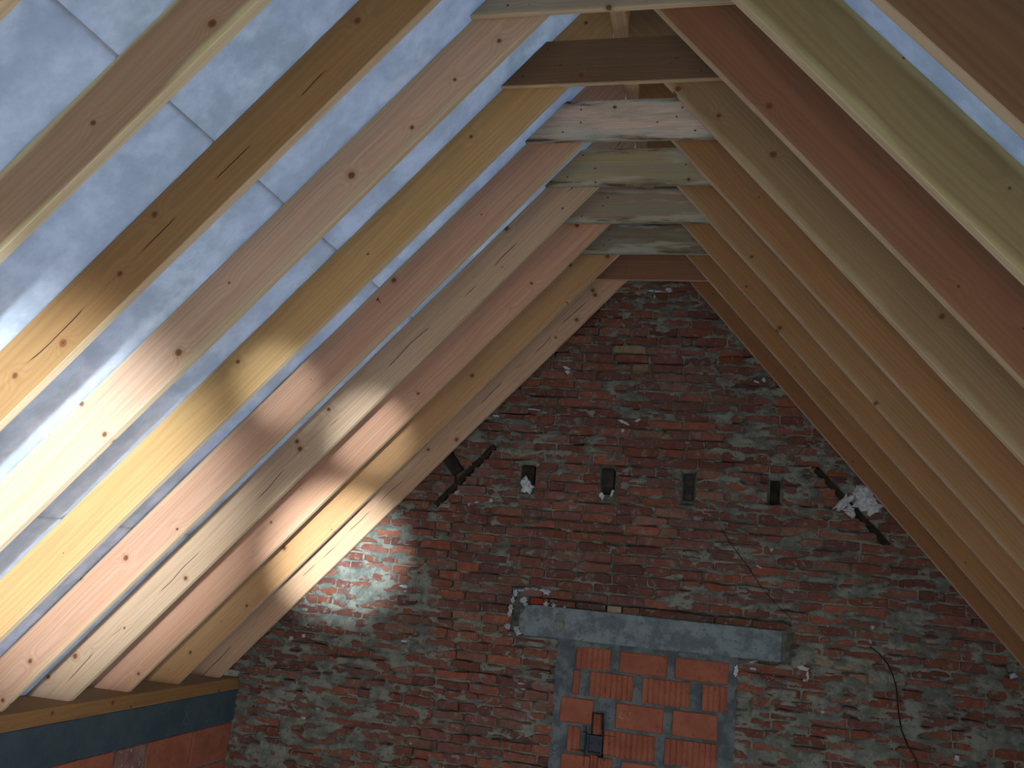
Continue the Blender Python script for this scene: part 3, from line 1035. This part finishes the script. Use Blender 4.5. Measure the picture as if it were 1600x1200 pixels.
RIGHT = {
    -3: ((172, 124, 84), 0.1, 0, 'right rafter nearest the camera, out at the picture edge'),
    -2: ((127, 92, 61), 0.1, 0, 'right rafter beyond the top right corner, before the plain brown one'),
    -1: ((127, 92, 64), 0.05, 0, 'plain brown right rafter in the top right corner beside the blue membrane gap'),
    0: ((152, 131, 90), 0.5, 0, 'olive-beige right rafter with a green tinge next to the blue membrane gap'),
    1: ((146, 100, 72), 0.05, 0, 'reddish brown right rafter whose top reaches the highest collar board'),
    2: ((155, 124, 88), 0.35, 0, 'beige-brown right rafter running up to the second collar board'),
    3: ((164, 118, 76), 0.1, 0, 'orange-brown right rafter with a big knot, running up to the pale third collar board'),
    4: ((166, 124, 82), 0.2, 0, 'brown right rafter with a broad wavy pale edge, fourth from the brick gable'),
    5: ((170, 124, 80), 0.05, 0, 'brown right rafter, third from the brick gable'),
    6: ((164, 118, 74), 0.05, 0, 'brown right rafter, second from the brick gable'),
    7: ((150, 102, 64), 0.0, 0, 'dark brown right rafter lying closest to the brick gable'),
}
RAF = {}
for side, tab in ((-1, LEFT), (1, RIGHT)):
    for i, (tint, sap, chk, lb) in tab.items():
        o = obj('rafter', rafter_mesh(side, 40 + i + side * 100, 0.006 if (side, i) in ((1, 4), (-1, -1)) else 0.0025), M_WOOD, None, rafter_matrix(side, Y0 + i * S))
        o.color = lin(*tint)[:3] + (sap,)
        o.pass_index = chk
        tag(o, lb, 'rafter', 'rafters of the %s slope' % ('left' if side < 0 else 'right'))
        RAF[(side, i)] = o
# dark T-shaped mark near the upper edge of the knotty pinkish rafter
vs, fs = [], []
for (u0, u1, v0, v1) in ((1.335, 1.350, 0.140, 0.144), (1.341, 1.344, 0.118, 0.142)):
    v, f = box_geo(u0, u1, -0.0012, 0.002, v0, v1)
    b0 = len(vs)
    vs += v
    fs += [tuple(b0 + k_ for k_ in p) for p in f]
tm = obj('pencil_mark', fix_normals(mesh('pencil_mark', vs, fs)), M_DARK, RAF[(-1, 3)])
tm['label'] = 'dark T-shaped mark'

# ------------------------------------------------------------------ collar boards
ZC, HC, TC = 3.372, 0.176, 0.023
COLL = {
    0: ((176, 146, 112), 0.1, 0, 'collar board nearest the camera, above the top of the picture'),
    1: ((168, 153, 133), 0.2, 0, 'grey-brown collar board with a cream lower edge, at the top of the picture'),
    2: ((119, 92, 68), 0.0, 0, 'plain dark brown collar board with nail heads, second from the top'),
    3: ((236, 206, 184), 0.0, 1, 'pale grey collar board with dark knots, third from the top'),
    4: ((188, 166, 124), 0.0, 1, 'weathered olive-grey collar board with black stains, fourth from the top'),
    5: ((176, 148, 118), 0.3, 1, 'weathered grey-brown collar board with pale edges, fifth from the top'),
    6: ((144, 124, 98), 0.0, 1, 'dark grey stained collar board, second from the brick gable'),
    7: ((150, 104, 76), 0.0, 0, 'reddish brown collar board directly in front of the brick gable'),
}
NAIL = mesh('nail_head', [(math.cos(a) * 0.0042, 0, math.sin(a) * 0.0042) for a in [k_ * math.pi / 3 for k_ in range(6)]] + [(math.cos(a) * 0.0034, -0.0018, math.sin(a) * 0.0034) for a in [k_ * math.pi / 3 for k_ in range(6)]],
            [(k_, (k_ + 1) % 6, 6 + (k_ + 1) % 6, 6 + k_) for k_ in range(6)] + [(6, 7, 8, 9, 10, 11)])
fix_normals(NAIL)
NAIL.materials.append(M_NAIL)
for i, (tint, sap, old, lb) in COLL.items():
    r = random.Random(900 + i)
    vv = WD - 0.002
    N = 24
    vs, fs = [], []
    sec = [(0.0, 0.0025), (0.0025, 0.0), (TC - 0.002, 0.0), (TC, 0.002), (TC, HC), (0.0, HC)]   # (y, z)
    for k_ in range(N + 1):
        s = k_ / N
        for (y, zz) in sec:
            w_ = 0.003 * (float(vnoise(s * 5, i * 7.7 + (3 if zz > 0.1 else 0))) - 0.5) if old else 0.0
            zz2 = zz + (w_ * 2 if zz > 0.1 else w_)
            xl, xr = roof_x(-1, ZC + zz2, vv), roof_x(1, ZC + zz2, vv)
            vs.append((xl + (xr - xl) * s - XA, y - TC - 0.002, zz2))
    n = len(sec)
    for k_ in range(N):
        for j in range(n):
            a, b_ = k_ * n + j, k_ * n + (j + 1) % n
            fs.append((a, b_, b_ + n, a + n))
    fs += [tuple(range(n)), tuple(range(N * n + n - 1, N * n - 1, -1))]
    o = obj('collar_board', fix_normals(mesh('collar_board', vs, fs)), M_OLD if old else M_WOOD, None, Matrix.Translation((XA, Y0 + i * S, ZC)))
    o.color = lin(*tint)[:3] + (sap,)
    tag(o, lb, 'board', 'collar boards nailed across the rafter pairs')
    for side in (-1, 1):
        for zz, v_ in ((0.035, 0.11), (0.085, 0.075), (0.140, 0.12)):
            x = roof_x(side, ZC + zz, v_ + r.uniform(-0.03, 0.03)) - XA
            obj('nail_head', NAIL, None, o, Matrix.Translation((x, -TC - 0.002, zz + r.uniform(-0.01, 0.01))))

# ridge board between the rafter tops
RBX = 0.0298
v, f = box_geo(YB, YG - 0.002, -RBX, RBX, 0.0, 0.20, 0.002)
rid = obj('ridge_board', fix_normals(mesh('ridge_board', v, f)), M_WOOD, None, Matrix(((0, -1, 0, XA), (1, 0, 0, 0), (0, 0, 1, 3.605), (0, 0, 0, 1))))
rid.color = lin(214, 158, 92)[:3] + (0.0,)
tag(rid, 'orange-brown ridge board running along the very top above the collar boards', 'ridge board')
